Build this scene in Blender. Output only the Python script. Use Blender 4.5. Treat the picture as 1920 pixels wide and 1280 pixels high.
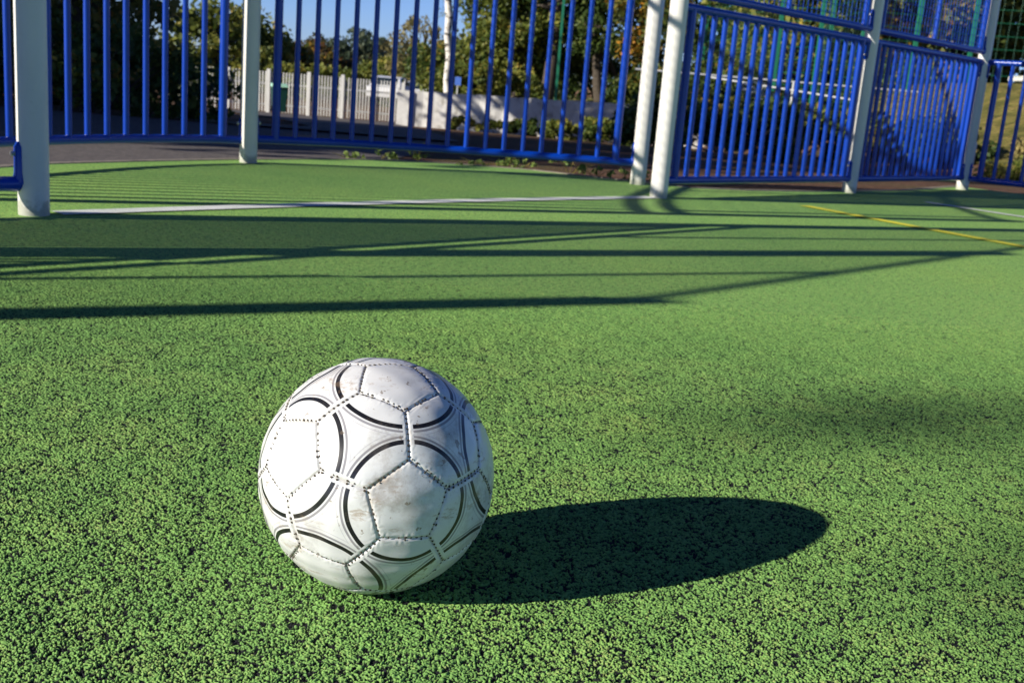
import bpy, math, itertools
import numpy as np
from mathutils import Vector, Matrix
for o in list(bpy.data.objects): bpy.data.objects.remove(o)
S = bpy.context.scene
COL = S.collection
# ------------------------------------------------------------------ camera
EYE = 0.4825
RT = (0.99668071, 0.08140981, 0.0); FW = (0.01848033, -0.22625025, 0.97389389); UP = (0.07928451, -0.97066125, -0.22700374)
FPX = 2050.0                                     # focal length in pixels of the 1920 px wide photograph
cd = bpy.data.cameras.new('camera'); cam = bpy.data.objects.new('camera', cd); COL.objects.link(cam)
W = np.array([RT, FW, UP])
cx, cy, cz = W @ np.array([1, 0, 0]), W @ np.array([0, -1, 0]), W @ np.array([0, 0, -1])
cam.matrix_world = Matrix(((cx[0], cy[0], cz[0], 0), (cx[1], cy[1], cz[1], 0), (cx[2], cy[2], cz[2], EYE), (0, 0, 0, 1)))
cd.sensor_width = 36.0; cd.lens = FPX / 1920 * 36; cd.clip_start = 0.02; cd.clip_end = 2000
cd.dof.use_dof = True; cd.dof.focus_distance = 0.97; cd.dof.aperture_fstop = cd.lens / 2.2
S.camera = cam
# ------------------------------------------------------------------ light
SUN_AZ, SUN_EL = math.radians(61.4), math.radians(21.3)     # direction the shadows run to (from +Y towards +X), height of the sun
w = bpy.data.worlds.new('World'); S.world = w; w.use_nodes = True
nt = w.node_tree; bgn = nt.nodes['Background']
sky = nt.nodes.new('ShaderNodeTexSky'); sky.sky_type = 'NISHITA'; sky.sun_disc = False
sky.sun_elevation = SUN_EL; sky.sun_rotation = SUN_AZ + math.pi; sky.air_density = 1.0; sky.dust_density = 0.0; sky.ozone_density = 3.5
tint = nt.nodes.new('ShaderNodeMix'); tint.data_type = 'RGBA'; tint.blend_type = 'MULTIPLY'; tint.inputs[0].default_value = 1.0
nt.links.new(sky.outputs[0], tint.inputs[6]); tint.inputs[7].default_value = (0.74, 0.96, 1.75, 1)
tc = nt.nodes.new('ShaderNodeTexCoord'); sx = nt.nodes.new('ShaderNodeSeparateXYZ'); nt.links.new(tc.outputs['Generated'], sx.inputs[0])
mr = nt.nodes.new('ShaderNodeMapRange'); mr.inputs[1].default_value = 0.05; mr.inputs[2].default_value = 0.55; mr.inputs[3].default_value = 1.45; mr.inputs[4].default_value = 0.48; nt.links.new(sx.outputs[2], mr.inputs[0])
gr = nt.nodes.new('ShaderNodeVectorMath'); gr.operation = 'SCALE'; nt.links.new(tint.outputs[2], gr.inputs[0]); nt.links.new(mr.outputs[0], gr.inputs['Scale'])
nt.links.new(gr.outputs[0], bgn.inputs[0]); bgn.inputs[1].default_value = 0.042
ld = bpy.data.lights.new('sun', 'SUN'); ld.energy = 5.0; ld.angle = math.radians(0.5); ld.color = (1.0, 0.94, 0.83)
sun = bpy.data.objects.new('sun', ld); COL.objects.link(sun)
sd = Vector((math.sin(SUN_AZ) * math.cos(SUN_EL), math.cos(SUN_AZ) * math.cos(SUN_EL), -math.sin(SUN_EL)))
sun.rotation_euler = sd.to_track_quat('-Z', 'Y').to_euler()
S.view_settings.view_transform = 'Standard'; S.view_settings.look = 'None'; S.view_settings.gamma = 1; S.view_settings.exposure = 0.56
rng = np.random.default_rng(7)
# ------------------------------------------------------------------ materials
class M:
    def __init__(s, name, rough=0.6, spec=0.5, metal=0.0):
        s.m = bpy.data.materials.new(name); s.m.use_nodes = True; s.t = s.m.node_tree; s.b = s.t.nodes['Principled BSDF']
        s.b.inputs['Roughness'].default_value = rough; s.b.inputs['Specular IOR Level'].default_value = spec; s.b.inputs['Metallic'].default_value = metal
    def n(s, kind, **k):
        nd = s.t.nodes.new('ShaderNode' + kind)
        for a, v in k.items():
            if hasattr(nd, a): setattr(nd, a, v)
            else: nd.inputs[a.replace('_', ' ')].default_value = v
        return nd
    def l(s, a, b): s.t.links.new(a, b)
    def pos(s, scale=(1, 1, 1), geo=False):
        c = s.n('NewGeometry').outputs['Position'] if geo else s.n('TexCoord').outputs['Object']
        mp = s.n('Mapping'); mp.inputs['Scale'].default_value = scale; s.l(c, mp.inputs[0]); return mp.outputs[0]
    def noise(s, scale, detail=4, rough=0.55, vec=None, geo=False):
        nd = s.n('TexNoise'); nd.inputs['Scale'].default_value = scale; nd.inputs['Detail'].default_value = detail; nd.inputs['Roughness'].default_value = rough
        s.l(vec if vec is not None else s.pos(geo=geo), nd.inputs['Vector']); return nd.outputs['Fac']
    def ramp(s, fac, stops):
        r = s.n('ValToRGB'); e = r.color_ramp.elements
        while len(e) < len(stops): e.new(0.5)
        for k, (p, c) in enumerate(stops):
            e[k].position = p; e[k].color = (*c, 1) if len(c) == 3 else c
        s.l(fac, r.inputs[0]); return r.outputs[0]
    def mix(s, fac, a, b, mode='MIX'):
        x = s.n('Mix'); x.data_type = 'RGBA'; x.blend_type = mode
        for i, v in ((0, fac), (6, a), (7, b)):
            if hasattr(v, 'links'): s.l(v, x.inputs[i])
            elif i == 0: x.inputs[0].default_value = v
            else: x.inputs[i].default_value = (*v, 1)
        return x.outputs[2]
    def math(s, op, a, b=0.0, c=0.0):
        x = s.n('Math'); x.operation = op
        for i, v in enumerate((a, b, c)):
            if hasattr(v, 'links'): s.l(v, x.inputs[i])
            else: x.inputs[i].default_value = v
        return x.outputs[0]
    def attr(s, name):
        return s.n('Attribute', attribute_name=name).outputs['Fac']
    def color(s, c):
        if hasattr(c, 'links'): s.l(c, s.b.inputs['Base Color'])
        else: s.b.inputs['Base Color'].default_value = (*c, 1)
        return s
    def bump(s, h, strength=0.3, dist=0.01):
        b = s.n('Bump'); b.inputs['Strength'].default_value = strength; b.inputs['Distance'].default_value = dist
        s.l(h, b.inputs['Height']); s.l(b.outputs[0], s.b.inputs['Normal']); return s

def paint(name, base, rough, var=0.25, scale=9, dirt=(0.18, 0.15, 0.11), dirt_at=0.66):
    m = M(name, rough); n1 = m.noise(scale, 6, 0.6, geo=True)
    c = m.ramp(n1, [(0.25, tuple(v * (1 - var) for v in base)), (0.75, base)])
    n2 = m.noise(scale * 6, 5, 0.7, geo=True)
    f = m.math('MULTIPLY', m.ramp(n2, [(dirt_at, (0, 0, 0)), (dirt_at + 0.12, (1, 1, 1))]), 0.45)
    m.color(m.mix(f, c, dirt)); m.bump(n2, 0.08, 0.002); return m
BLUE = paint('blue_paint', (0.001, 0.046, 0.40), 0.26, 0.2, 7, (0.012, 0.05, 0.2), 0.70)
CREAM = paint('cream_post_paint', (0.74, 0.72, 0.67), 0.45, 0.10, 5, (0.42, 0.38, 0.30), 0.62)
def grime():
    m = CREAM; sx = m.n('SeparateXYZ'); m.l(m.n('NewGeometry').outputs['Position'], sx.inputs[0]); n1 = m.noise(32, 5, 0.7, geo=True)
    f = m.ramp(m.math('MULTIPLY_ADD', n1, -0.16, m.math('ADD', sx.outputs[2], 0.06)), [(0.0, (0.55,) * 3), (0.03, (0, 0, 0))])
    old = m.b.inputs['Base Color'].links[0].from_socket; m.color(m.mix(f, old, (0.16, 0.17, 0.09)))
grime()
GALV = paint('galvanised_steel', (0.55, 0.56, 0.56), 0.42, 0.2, 12)
STEEL = M('bolt_steel', 0.3, 0.5, 0.9).color((0.6, 0.6, 0.6))
GREENP = paint('green_fence_paint', (0.015, 0.16, 0.085), 0.4, 0.1, 8)
WHITEP = paint('white_fence_paint', (0.72, 0.71, 0.66), 0.5, 0.15, 2)

# pitch surface: attribute 'near' = 1 where granules are modelled, 'blk' black crumb, 'tone' tint of a crumb
def pitch_material():
    m = M('green_rubber_crumb', 0.75, 0.25)
    p = m.pos(geo=True)
    vo = m.n('TexVoronoi'); vo.inputs['Scale'].default_value = 300; m.l(p, vo.inputs['Vector'])
    big = m.noise(0.9, 4, 0.6, p); mid = m.noise(75, 3, 0.6, p)
    sep = m.n('SeparateColor'); m.l(vo.outputs['Color'], sep.inputs[0])
    thr = m.math('MULTIPLY_ADD', mid, 2.4, -1.07)
    far_blk = m.math('LESS_THAN', sep.outputs[0], thr)
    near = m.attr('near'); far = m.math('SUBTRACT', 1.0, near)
    blk = m.math('ADD', m.math('MULTIPLY', m.attr('blk'), near), m.math('MULTIPLY', far_blk, m.math('MULTIPLY', far, 0.75)))
    tone = m.math('ADD', m.math('MULTIPLY', m.attr('tone'), near), m.math('MULTIPLY', sep.outputs[1], far))
    g = m.ramp(tone, [(0.0, (0.12, 0.26, 0.065)), (0.45, (0.205, 0.41, 0.10)), (0.8, (0.27, 0.475, 0.115)), (1.0, (0.36, 0.47, 0.14))])
    wear = m.ramp(big, [(0.32, (0.84, 0.90, 0.90)), (0.5, (1.0, 1.0, 1.0)), (0.7, (1.12, 1.05, 0.98))])
    g = m.mix(1.0, g, wear, 'MULTIPLY')
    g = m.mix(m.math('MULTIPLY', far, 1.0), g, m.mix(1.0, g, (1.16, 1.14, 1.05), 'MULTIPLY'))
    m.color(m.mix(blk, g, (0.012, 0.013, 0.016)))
    b = m.n('Bump'); b.inputs['Distance'].default_value = 0.0012; m.l(m.math('MULTIPLY', far, 0.25), b.inputs['Strength'])
    m.l(m.math('SUBTRACT', 1.0, vo.outputs['Distance']), b.inputs['Height']); m.l(b.outputs[0], m.b.inputs['Normal'])
    return m
PITCH = pitch_material()
def line_material(name, c):
    m = M(name, 0.7, 0.3); p = m.pos(geo=True); n1 = m.noise(260, 3, 0.7, p); n2 = m.noise(5, 4, 0.7, p)
    f = m.math('MULTIPLY', m.ramp(n1, [(0.50, (0, 0, 0)), (0.60, (1, 1, 1))]), m.ramp(n2, [(0.38, (0.1,) * 3), (0.62, (1,) * 3)]))
    m.color(m.mix(f, c, (0.12, 0.30, 0.08))); m.bump(n1, 0.5, 0.001); return m
LWHITE = line_material('white_line_paint', (0.80, 0.80, 0.78)); LYEL = line_material('yellow_line_paint', (0.88, 0.80, 0.05))
def ground_material():
    m = M('bark_and_soil', 0.95, 0.1); p = m.pos(geo=True)
    n1 = m.noise(1.3, 5, 0.6, p); n2 = m.noise(28, 6, 0.75, p)
    c = m.ramp(n2, [(0.28, (0.035, 0.02, 0.014)), (0.5, (0.15, 0.085, 0.055)), (0.66, (0.25, 0.15, 0.10)), (0.75, (0.42, 0.28, 0.2))])
    f = m.ramp(n1, [(0.5, (0, 0, 0)), (0.66, (1, 1, 1))])
    c = m.mix(m.math('MULTIPLY', f, 0.45), c, (0.10, 0.13, 0.04))
    m.color(c); m.bump(n2, 0.9, 0.03); return m
SOIL = ground_material()
def simple_noise(name, stops, scale, rough=0.9, bump=(0.5, 0.01), detail=6, geo=True):
    m = M(name, rough, 0.2); n1 = m.noise(scale, detail, 0.7, m.pos(geo=geo)); m.color(m.ramp(n1, stops)); m.bump(n1, *bump); return m
ASPH = simple_noise('asphalt', [(0.3, (0.08, 0.07, 0.068)), (0.55, (0.14, 0.125, 0.12)), (0.75, (0.24, 0.20, 0.175))], 40, 0.9)
KERB = simple_noise('concrete_edging', [(0.3, (0.16, 0.14, 0.11)), (0.7, (0.36, 0.31, 0.25))], 25)
GRASS = simple_noise('rough_grass', [(0.3, (0.06, 0.07, 0.018)), (0.46, (0.17, 0.16, 0.04)), (0.6, (0.30, 0.24, 0.07)), (0.75, (0.40, 0.27, 0.13))], 3.2, 0.95, (1.0, 0.3))
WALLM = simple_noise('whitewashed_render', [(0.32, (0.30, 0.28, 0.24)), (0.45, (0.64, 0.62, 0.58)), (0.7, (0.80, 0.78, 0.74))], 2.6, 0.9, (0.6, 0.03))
BARK = simple_noise('bark', [(0.3, (0.03, 0.024, 0.018)), (0.7, (0.11, 0.09, 0.07))], 14, 0.95, (0.8, 0.02))
def birch():
    m = M('birch_bark', 0.75, 0.2); n1 = m.noise(1.0, 5, 0.7, m.pos((3, 3, 9), geo=True)); m.color(m.ramp(n1, [(0.41, (0.05, 0.045, 0.04)), (0.47, (0.62, 0.58, 0.52)), (0.7, (0.8, 0.77, 0.72))])); return m
BIRCH = birch()
def leafmat(name, stops, trans=0.35):
    m = M(name, 0.55, 0.3); c = m.ramp(m.attr('tint'), stops); m.color(c)
    tr = m.n('BsdfTranslucent'); m.l(c, tr.inputs[0]); mx = m.n('MixShader'); mx.inputs[0].default_value = trans
    out = m.t.nodes['Material Output']; m.l(m.b.outputs[0], mx.inputs[1]); m.l(tr.outputs[0], mx.inputs[2]); m.l(mx.outputs[0], out.inputs[0]); return m
LF_DARK = leafmat('dark_leaves', [(0, (0.02, 0.045, 0.012)), (0.6, (0.075, 0.12, 0.025)), (0.88, (0.18, 0.19, 0.035)), (1, (0.36, 0.24, 0.04))])
LF_MID = leafmat('olive_leaves', [(0, (0.05, 0.085, 0.015)), (0.5, (0.16, 0.19, 0.035)), (0.85, (0.30, 0.28, 0.055)), (1, (0.46, 0.32, 0.05))])
LF_AUT = leafmat('autumn_leaves', [(0, (0.05, 0.075, 0.02)), (0.4, (0.13, 0.15, 0.03)), (0.7, (0.34, 0.22, 0.03)), (1, (0.60, 0.24, 0.03))])
LF_RUS = leafmat('rusty_leaves', [(0, (0.04, 0.035, 0.018)), (0.5, (0.09, 0.085, 0.025)), (0.8, (0.22, 0.10, 0.03)), (1, (0.42, 0.16, 0.04))])
LF_LEFT = leafmat('lifted_autumn_leaves', [(0, (0.05, 0.06, 0.018)), (0.5, (0.15, 0.16, 0.035)), (0.78, (0.30, 0.24, 0.05)), (1, (0.50, 0.22, 0.05))], 0.45)  # leaf colours lifted to offset the shade over the left trees
LF_GOLD = leafmat('feathery_golden_leaves', [(0, (0.14, 0.13, 0.05)), (0.6, (0.28, 0.24, 0.09)), (1, (0.42, 0.34, 0.12))])
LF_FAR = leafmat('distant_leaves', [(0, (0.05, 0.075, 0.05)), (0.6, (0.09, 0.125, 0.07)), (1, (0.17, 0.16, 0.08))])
LF_WHITE = leafmat('white_flowers', [(0, (0.05, 0.08, 0.02)), (0.45, (0.10, 0.14, 0.04)), (0.5, (0.7, 0.7, 0.62)), (1, (0.85, 0.85, 0.8))])
# ------------------------------------------------------------------ mesh helpers
class MB:
    def __init__(s): s.v = []; s.f = []; s.n = 0
    def add(s, v, f):
        s.v.append(np.asarray(v, float)); s.f += [tuple(int(i) + s.n for i in q) for q in f]; s.n += len(v); return s
    def box(s, c, size, ax=(1, 0)):
        a = np.array([ax[0], ax[1], 0.]); a /= np.linalg.norm(a); b = np.array([-a[1], a[0], 0]); z = np.array([0, 0, 1.])
        v = [np.array(c) + a * size[0] / 2 * i + b * size[1] / 2 * j + z * size[2] / 2 * k for i, j, k in itertools.product((-1, 1), (-1, 1), (-1, 1))]
        return s.add(v, [(0, 1, 3, 2), (4, 6, 7, 5), (0, 4, 5, 1), (2, 3, 7, 6), (0, 2, 6, 4), (1, 5, 7, 3)])
    def tube(s, pts, r, seg=12, cap=True):
        P = [np.array(p, float) for p in pts]; n = len(P); R = r if hasattr(r, '__len__') else [r] * n; V = []; F = []
        up = None
        for i in range(n):
            d = P[min(i + 1, n - 1)] - P[max(i - 1, 0)]; d /= np.linalg.norm(d)
            if up is None: up = np.array([1., 0, 0]) if abs(d[2]) > 0.7 else np.array([0, 0, 1.])
            a = np.cross(d, up); a /= np.linalg.norm(a); b = np.cross(a, d); up = b
            for k in range(seg):
                t = 2 * math.pi * k / seg; V.append(P[i] + R[i] * (math.cos(t) * a + math.sin(t) * b))
        for i in range(n - 1):
            for k in range(seg): F.append((i * seg + k, i * seg + (k + 1) % seg, (i + 1) * seg + (k + 1) % seg, (i + 1) * seg + k))
        if cap: F += [tuple(range(seg))[::-1], tuple((n - 1) * seg + k for k in range(seg))]
        return s.add(V, F)
    def build(s, name, mat, parent=None, smooth=True):
        me = bpy.data.meshes.new(name); me.from_pydata(np.concatenate(s.v).tolist(), [], s.f); me.update()
        me.materials.append(getattr(mat,'m',mat))
        if smooth: me.shade_smooth(); me.set_sharp_from_angle(angle=math.radians(40))
        return link(name, me, parent)
def link(name, me, parent=None):
    o = bpy.data.objects.new(name, me); COL.objects.link(o)
    if parent: o.parent = parent
    return o
def tag(o, label, cat, group=None, kind=None):
    if label: o['label'] = label
    if cat: o['category'] = cat
    if group: o['group'] = group
    if kind: o['kind'] = kind
    return o
def empty(name, loc, rz, label, cat, group=None):
    o = bpy.data.objects.new(name, None); o.empty_display_size = 0.1; o.location = loc; o.rotation_euler.z = rz; COL.objects.link(o)
    return tag(o, label, cat, group)
def structure(o): o['kind'] = 'structure'; return o
def dup(root, loc, rz, label):
    r = root.copy(); COL.objects.link(r); r.location = loc; r.rotation_euler.z = rz; r['label'] = label
    for ch in list(root.children):
        c = ch.copy(); COL.objects.link(c); c.parent = r
        for g in ch.children: d = g.copy(); COL.objects.link(d); d.parent = c
    return r
def npmesh(name, V, F, mat, attrs=(), smooth=True):
    me = bpy.data.meshes.new(name); V = np.asarray(V, np.float32); F = np.asarray(F, np.int32); k = F.shape[1]
    me.vertices.add(len(V)); me.vertices.foreach_set('co', V.ravel()); me.loops.add(F.size); me.loops.foreach_set('vertex_index', F.ravel())
    me.polygons.add(len(F)); me.polygons.foreach_set('loop_start', np.arange(0, F.size, k, dtype=np.int32)); me.polygons.foreach_set('loop_total', np.full(len(F), k, np.int32))
    me.polygons.foreach_set('use_smooth', np.full(len(F), smooth))
    me.update(calc_edges=True)
    for an, av in attrs:
        a = me.attributes.new(an, 'FLOAT', 'POINT'); a.data.foreach_set('value', np.asarray(av, np.float32))
    me.materials.append(getattr(mat,'m',mat)); return me
# ------------------------------------------------------------------ layout (metres; x right, y away, z up)
P1 = np.array([-1.44, 3.21]); P4 = np.array([0.665, 5.46]); P2 = np.array([-1.40, 5.55]); P3 = np.array([0.63, 6.19])
U = (P4 - P1) / np.linalg.norm(P4 - P1); N = np.array([U[1], -U[0]])          # along the end fence, and into the pitch
P5 = P4 + U * 1.99; P6 = P4 + U * 3.75
K1 = P1 - U * 2.13; K2 = P1 - U * 4.36; Q1 = np.array([-2.17, 3.20])
P7 = P6 + N * 2.0
def hill(x, y):
    x = np.asarray(x, float); y = np.asarray(y, float)
    z = -0.038 * np.clip(y - 9, 0, 42)
    b = np.clip((x - 5.0) / 4, 0, 1) * np.clip((y - 10.5 + 0.25 * x) / 14, 0, 1)
    return z * (1 - np.clip((x - 5) / 4, 0, 1)) + 1.25 * b * b * (3 - 2 * b) - 0.014
# ground sheet to the horizon
gx = np.concatenate([-np.geomspace(900, 22, 14), np.linspace(-20, 40, 61), np.geomspace(43, 900, 14)])
gy = np.concatenate([-np.geomspace(500, 12, 10), np.linspace(-10, 60, 71), np.geomspace(64, 1400, 16)])
X, Y = np.meshgrid(gx, gy); Z = hill(X, Y)
Z = Z + 0.05 * np.sin(X * 1.7) * np.cos(Y * 1.3) * np.clip((Y - 12) / 10, 0, 1) * np.clip((X - 1) / 3, 0, 1)
nx = len(gx); idx = np.arange(len(gx) * len(gy)).reshape(len(gy), nx)
F = np.stack([idx[:-1, :-1], idx[:-1, 1:], idx[1:, 1:], idx[1:, :-1]], -1).reshape(-1, 4)
structure(link('ground', npmesh('ground', np.stack([X, Y, Z], -1).reshape(-1, 3), F, SOIL)))
# grass bank to the right, laid just over the soil
def drape(name, mat, xs, ys, lift=0.02, mask=None):
    X, Y = np.meshgrid(xs, ys) if xs.ndim == 1 else (xs, ys)
    Z = hill(X, Y) + lift; n = X.shape[1]; idx = np.arange(X.size).reshape(X.shape)
    F = np.stack([idx[:-1, :-1], idx[:-1, 1:], idx[1:, 1:], idx[1:, :-1]], -1).reshape(-1, 4)
    return structure(link(name, npmesh(name, np.stack([X, Y, Z], -1).reshape(-1, 3), F, mat)))
t = np.linspace(0, 1, 40)[:, None]; s_ = np.linspace(0, 1, 30)[None, :]
drape('grass_bank', GRASS, 6.3 + 20 * s_ + 0 * t, 13.0 - 3.8 * s_ + 26 * t + 0.25 * np.sin(9 * s_) * (1 - t), 0.05)
# asphalt: apron left of the pitch, lane running to the far fence
yy = np.linspace(1, 9, 20)[:, None]; drape('path', ASPH, -14 + (13.1 + 0.0 * yy) * s_ + 0.12 * np.clip(yy - 6, 0, 3) * s_, yy + 0 * s_, 0.004)
yy = np.linspace(9, 47, 60)[:, None]
lft = np.interp(yy, [9, 11, 20, 33, 47], [-2.9, -2.15, -4.6, -9.5, -24]); rgt = np.interp(yy, [9, 12, 20, 33, 47], [-0.55, -0.9, -1.9, -3.9, -4.2])
drape('road', ASPH, lft + (rgt - lft) * s_, yy + 0 * s_, 0.02)

# pitch outline with the bay behind the goal
OUT = [K2 - U * 0.25 - N * 0.2, Q1 - N * 0.15 - U * 0.1, (-2.20, 4.0), (-2.03, 4.68), (-1.80, 5.12), (-1.50, 5.62), (-1.12, 6.15), (-0.80, 6.46), (-0.40, 6.60), (0.04, 6.60), (0.45, 6.42), (0.95, 6.24), (1.28, 6.37), (1.79, 6.75),
       (2.59, 7.53), P6 + U * 0.35 - N * 0.15, P6 + U * 0.35 + N * 14, K2 - U * 0.25 + N * 14]
OUT = [np.array(p, float) for p in OUT]
def refine(poly):
    out = []
    for a, b in zip(poly, poly[1:] + poly[:1]):
        n = max(1, int(np.linalg.norm(b - a) / 0.4)); out += [a + (b - a) * i / n for i in range(n)]
    return out
import bmesh
def sheet(name, poly, z, mat):
    bm = bmesh.new(); vs = [bm.verts.new((p[0], p[1], z)) for p in poly]; f = bm.faces.new(vs)
    if f.normal.z < 0: f.normal_flip()
    bm.normal_update()
    if f.normal.z < 0: f.normal_flip()
    bmesh.ops.triangulate(bm, faces=[f]); me = bpy.data.meshes.new(name); bm.to_mesh(me); bm.free(); me.materials.append(getattr(mat,'m',mat)); return link(name, me)
# modelled rubber crumb over the nearer ground (one grid, real relief)
def h2(i, j, k):
    x = (i.astype(np.int64) * 374761393 + j.astype(np.int64) * 668265263 + k * 2147483647) & 0xffffffff
    x = ((x ^ (x >> 13)) * 1274126177) & 0xffffffff; x = (x ^ (x >> 16)) & 0xffffffff
    x = (x * 2246822519) & 0xffffffff; x ^= x >> 15
    return (x & 0xffffff) / float(0x1000000)
def vnoise(x, y, s, k):
    x = x / s; y = y / s; i = np.floor(x); j = np.floor(y); fx = x - i; fy = y - j; fx = fx * fx * (3 - 2 * fx); fy = fy * fy * (3 - 2 * fy); i = i.astype(np.int64); j = j.astype(np.int64)
    return (h2(i, j, k) * (1 - fx) + h2(i + 1, j, k) * fx) * (1 - fy) + (h2(i, j + 1, k) * (1 - fx) + h2(i + 1, j + 1, k) * fx) * fy
FARY = 2.6
def crumb():
    ys = [0.68]
    while ys[-1] < FARY: ys.append(ys[-1] + max(0.0006, 0.00088 * ys[-1]))
    ys = np.array(ys); ts = np.arange(-0.60, 0.60, 0.00075)
    X = ys[:, None] * ts[None, :]; Y = ys[:, None] + 0 * X
    X = X + 0.0006 * (vnoise(X, Y, 0.002, 91) - 0.5); 
    g = 0.0019; xw = X + 0.0022 * (vnoise(X, Y, 0.0040, 11) - 0.5); yw = Y + 0.0022 * (vnoise(X, Y, 0.0045, 12) - 0.5)
    ci = np.floor(xw / g).astype(np.int64); cj = np.floor(yw / g).astype(np.int64)
    best = np.full(X.shape, 9e9); hh = np.zeros(X.shape); tone = np.zeros(X.shape); bl = np.zeros(X.shape)
    for a in (-1, 0, 1):
        for b in (-1, 0, 1):
            i = ci + a; j = cj + b; px = (i + h2(i, j, 1)) * g; py = (j + h2(i, j, 2)) * g; sz = 0.6 + 0.95 * h2(i, j, 3) ** 1.5
            d = np.hypot(xw - px, yw - py) / sz; m = d < best
            best = np.where(m, d, best); hh = np.where(m, h2(i, j, 4), hh); tone = np.where(m, h2(i, j, 5), tone); bl = np.where(m, h2(i, j, 6), bl)
    pb = 0.20 + 0.55 * np.clip((0.75 * vnoise(X, Y, 0.0045, 21) + 0.25 * vnoise(X, Y, 0.013, 22) - 0.46) * 4.0, 0, 1)
    isb = (bl < pb).astype(float)
    dd = np.clip(best / (0.62 * g), 0, 1)
    z = (1 - dd ** 3.2) * 0.0010 + (hh - 0.5) * 0.0012 - isb * 0.0012 + 0.0012 * (vnoise(X, Y, 0.02, 33) - 0.5)
    fade = np.clip((FARY - Y) / 0.5, 0, 1); z = 0.0035 + z * (0.35 + 0.65 * fade)
    tone = 0.34 + 0.50 * tone + 0.40 * (vnoise(X, Y, 0.05, 44) - 0.5); tone = np.where(h2(ci, cj, 9) > 0.97, 1.0, tone)
    blk = np.clip(isb + 0.55 * np.clip((dd - 0.8) / 0.2, 0, 1), 0, 1)
    near = np.clip((FARY - 0.02 - Y) / 0.7, 0, 1)
    V = np.stack([X, Y, z], -1).reshape(-1, 3); n = X.shape[1]; idx = np.arange(X.size, dtype=np.int32).reshape(X.shape)
    F = np.stack([idx[:-1, :-1], idx[:-1, 1:], idx[1:, 1:], idx[1:, :-1]], -1).reshape(-1, 4)
    return npmesh('pitch_crumb', V, F, PITCH.m, (('near', near.ravel()), ('blk', blk.ravel()), ('tone', np.clip(tone, 0, 1).ravel())))
structure(sheet('pitch', refine(OUT), 0.0, PITCH))
tag(link('rubber_crumb', crumb()), 'loose textured green and black rubber crumb of the pitch around the ball', 'rubber crumb', kind='stuff')
# concrete edging round the bay
kb = MB()
for a, b in zip(OUT[1:15], OUT[2:16]):
    d = (b - a) / np.linalg.norm(b - a); nrm = np.array([-d[1], d[0]]); c = (a + b) / 2 + nrm * 0.025
    kb.box((c[0], c[1], -0.021), (np.linalg.norm(b - a) + 0.01, 0.05, 0.05), d)
structure(kb.build('kerb', KERB, smooth=False))
# painted lines
def stripe(name, pts, wd, z, mat):
    P = [np.array(p, float) for p in pts]; V = []; F = []
    for i, p in enumerate(P):
        d = P[min(i + 1, len(P) - 1)] - P[max(i - 1, 0)]; d /= np.linalg.norm(d); q = np.array([-d[1], d[0]]) * wd / 2
        V += [(*(p - q), z), (*(p + q), z)]
    F = [(2 * i, 2 * i + 2, 2 * i + 3, 2 * i + 1) for i in range(len(P) - 1)]
    return structure(link(name, npmesh(name, V, F, mat, smooth=False)))
g0 = P1 + U * 0.07; g1 = P4 - U * 0.05
mid = lambda k: g0 + (g1 - g0) * k + (-N) * 0.05 * 4 * k * (1 - k) * 0.9
stripe('goal_line', [mid(k) for k in np.linspace(0, 1, 14)], 0.085, 0.004, LWHITE)
stripe('yellow_line', [(1.44, 5.66), (1.72, 5.16), (2.05, 4.60), (2.9, 3.2)], 0.07, 0.004, LYEL)
stripe('white_line', [(2.40, 6.60), (2.76, 6.08), (3.6, 4.8)], 0.065, 0.004, LWHITE)
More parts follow.
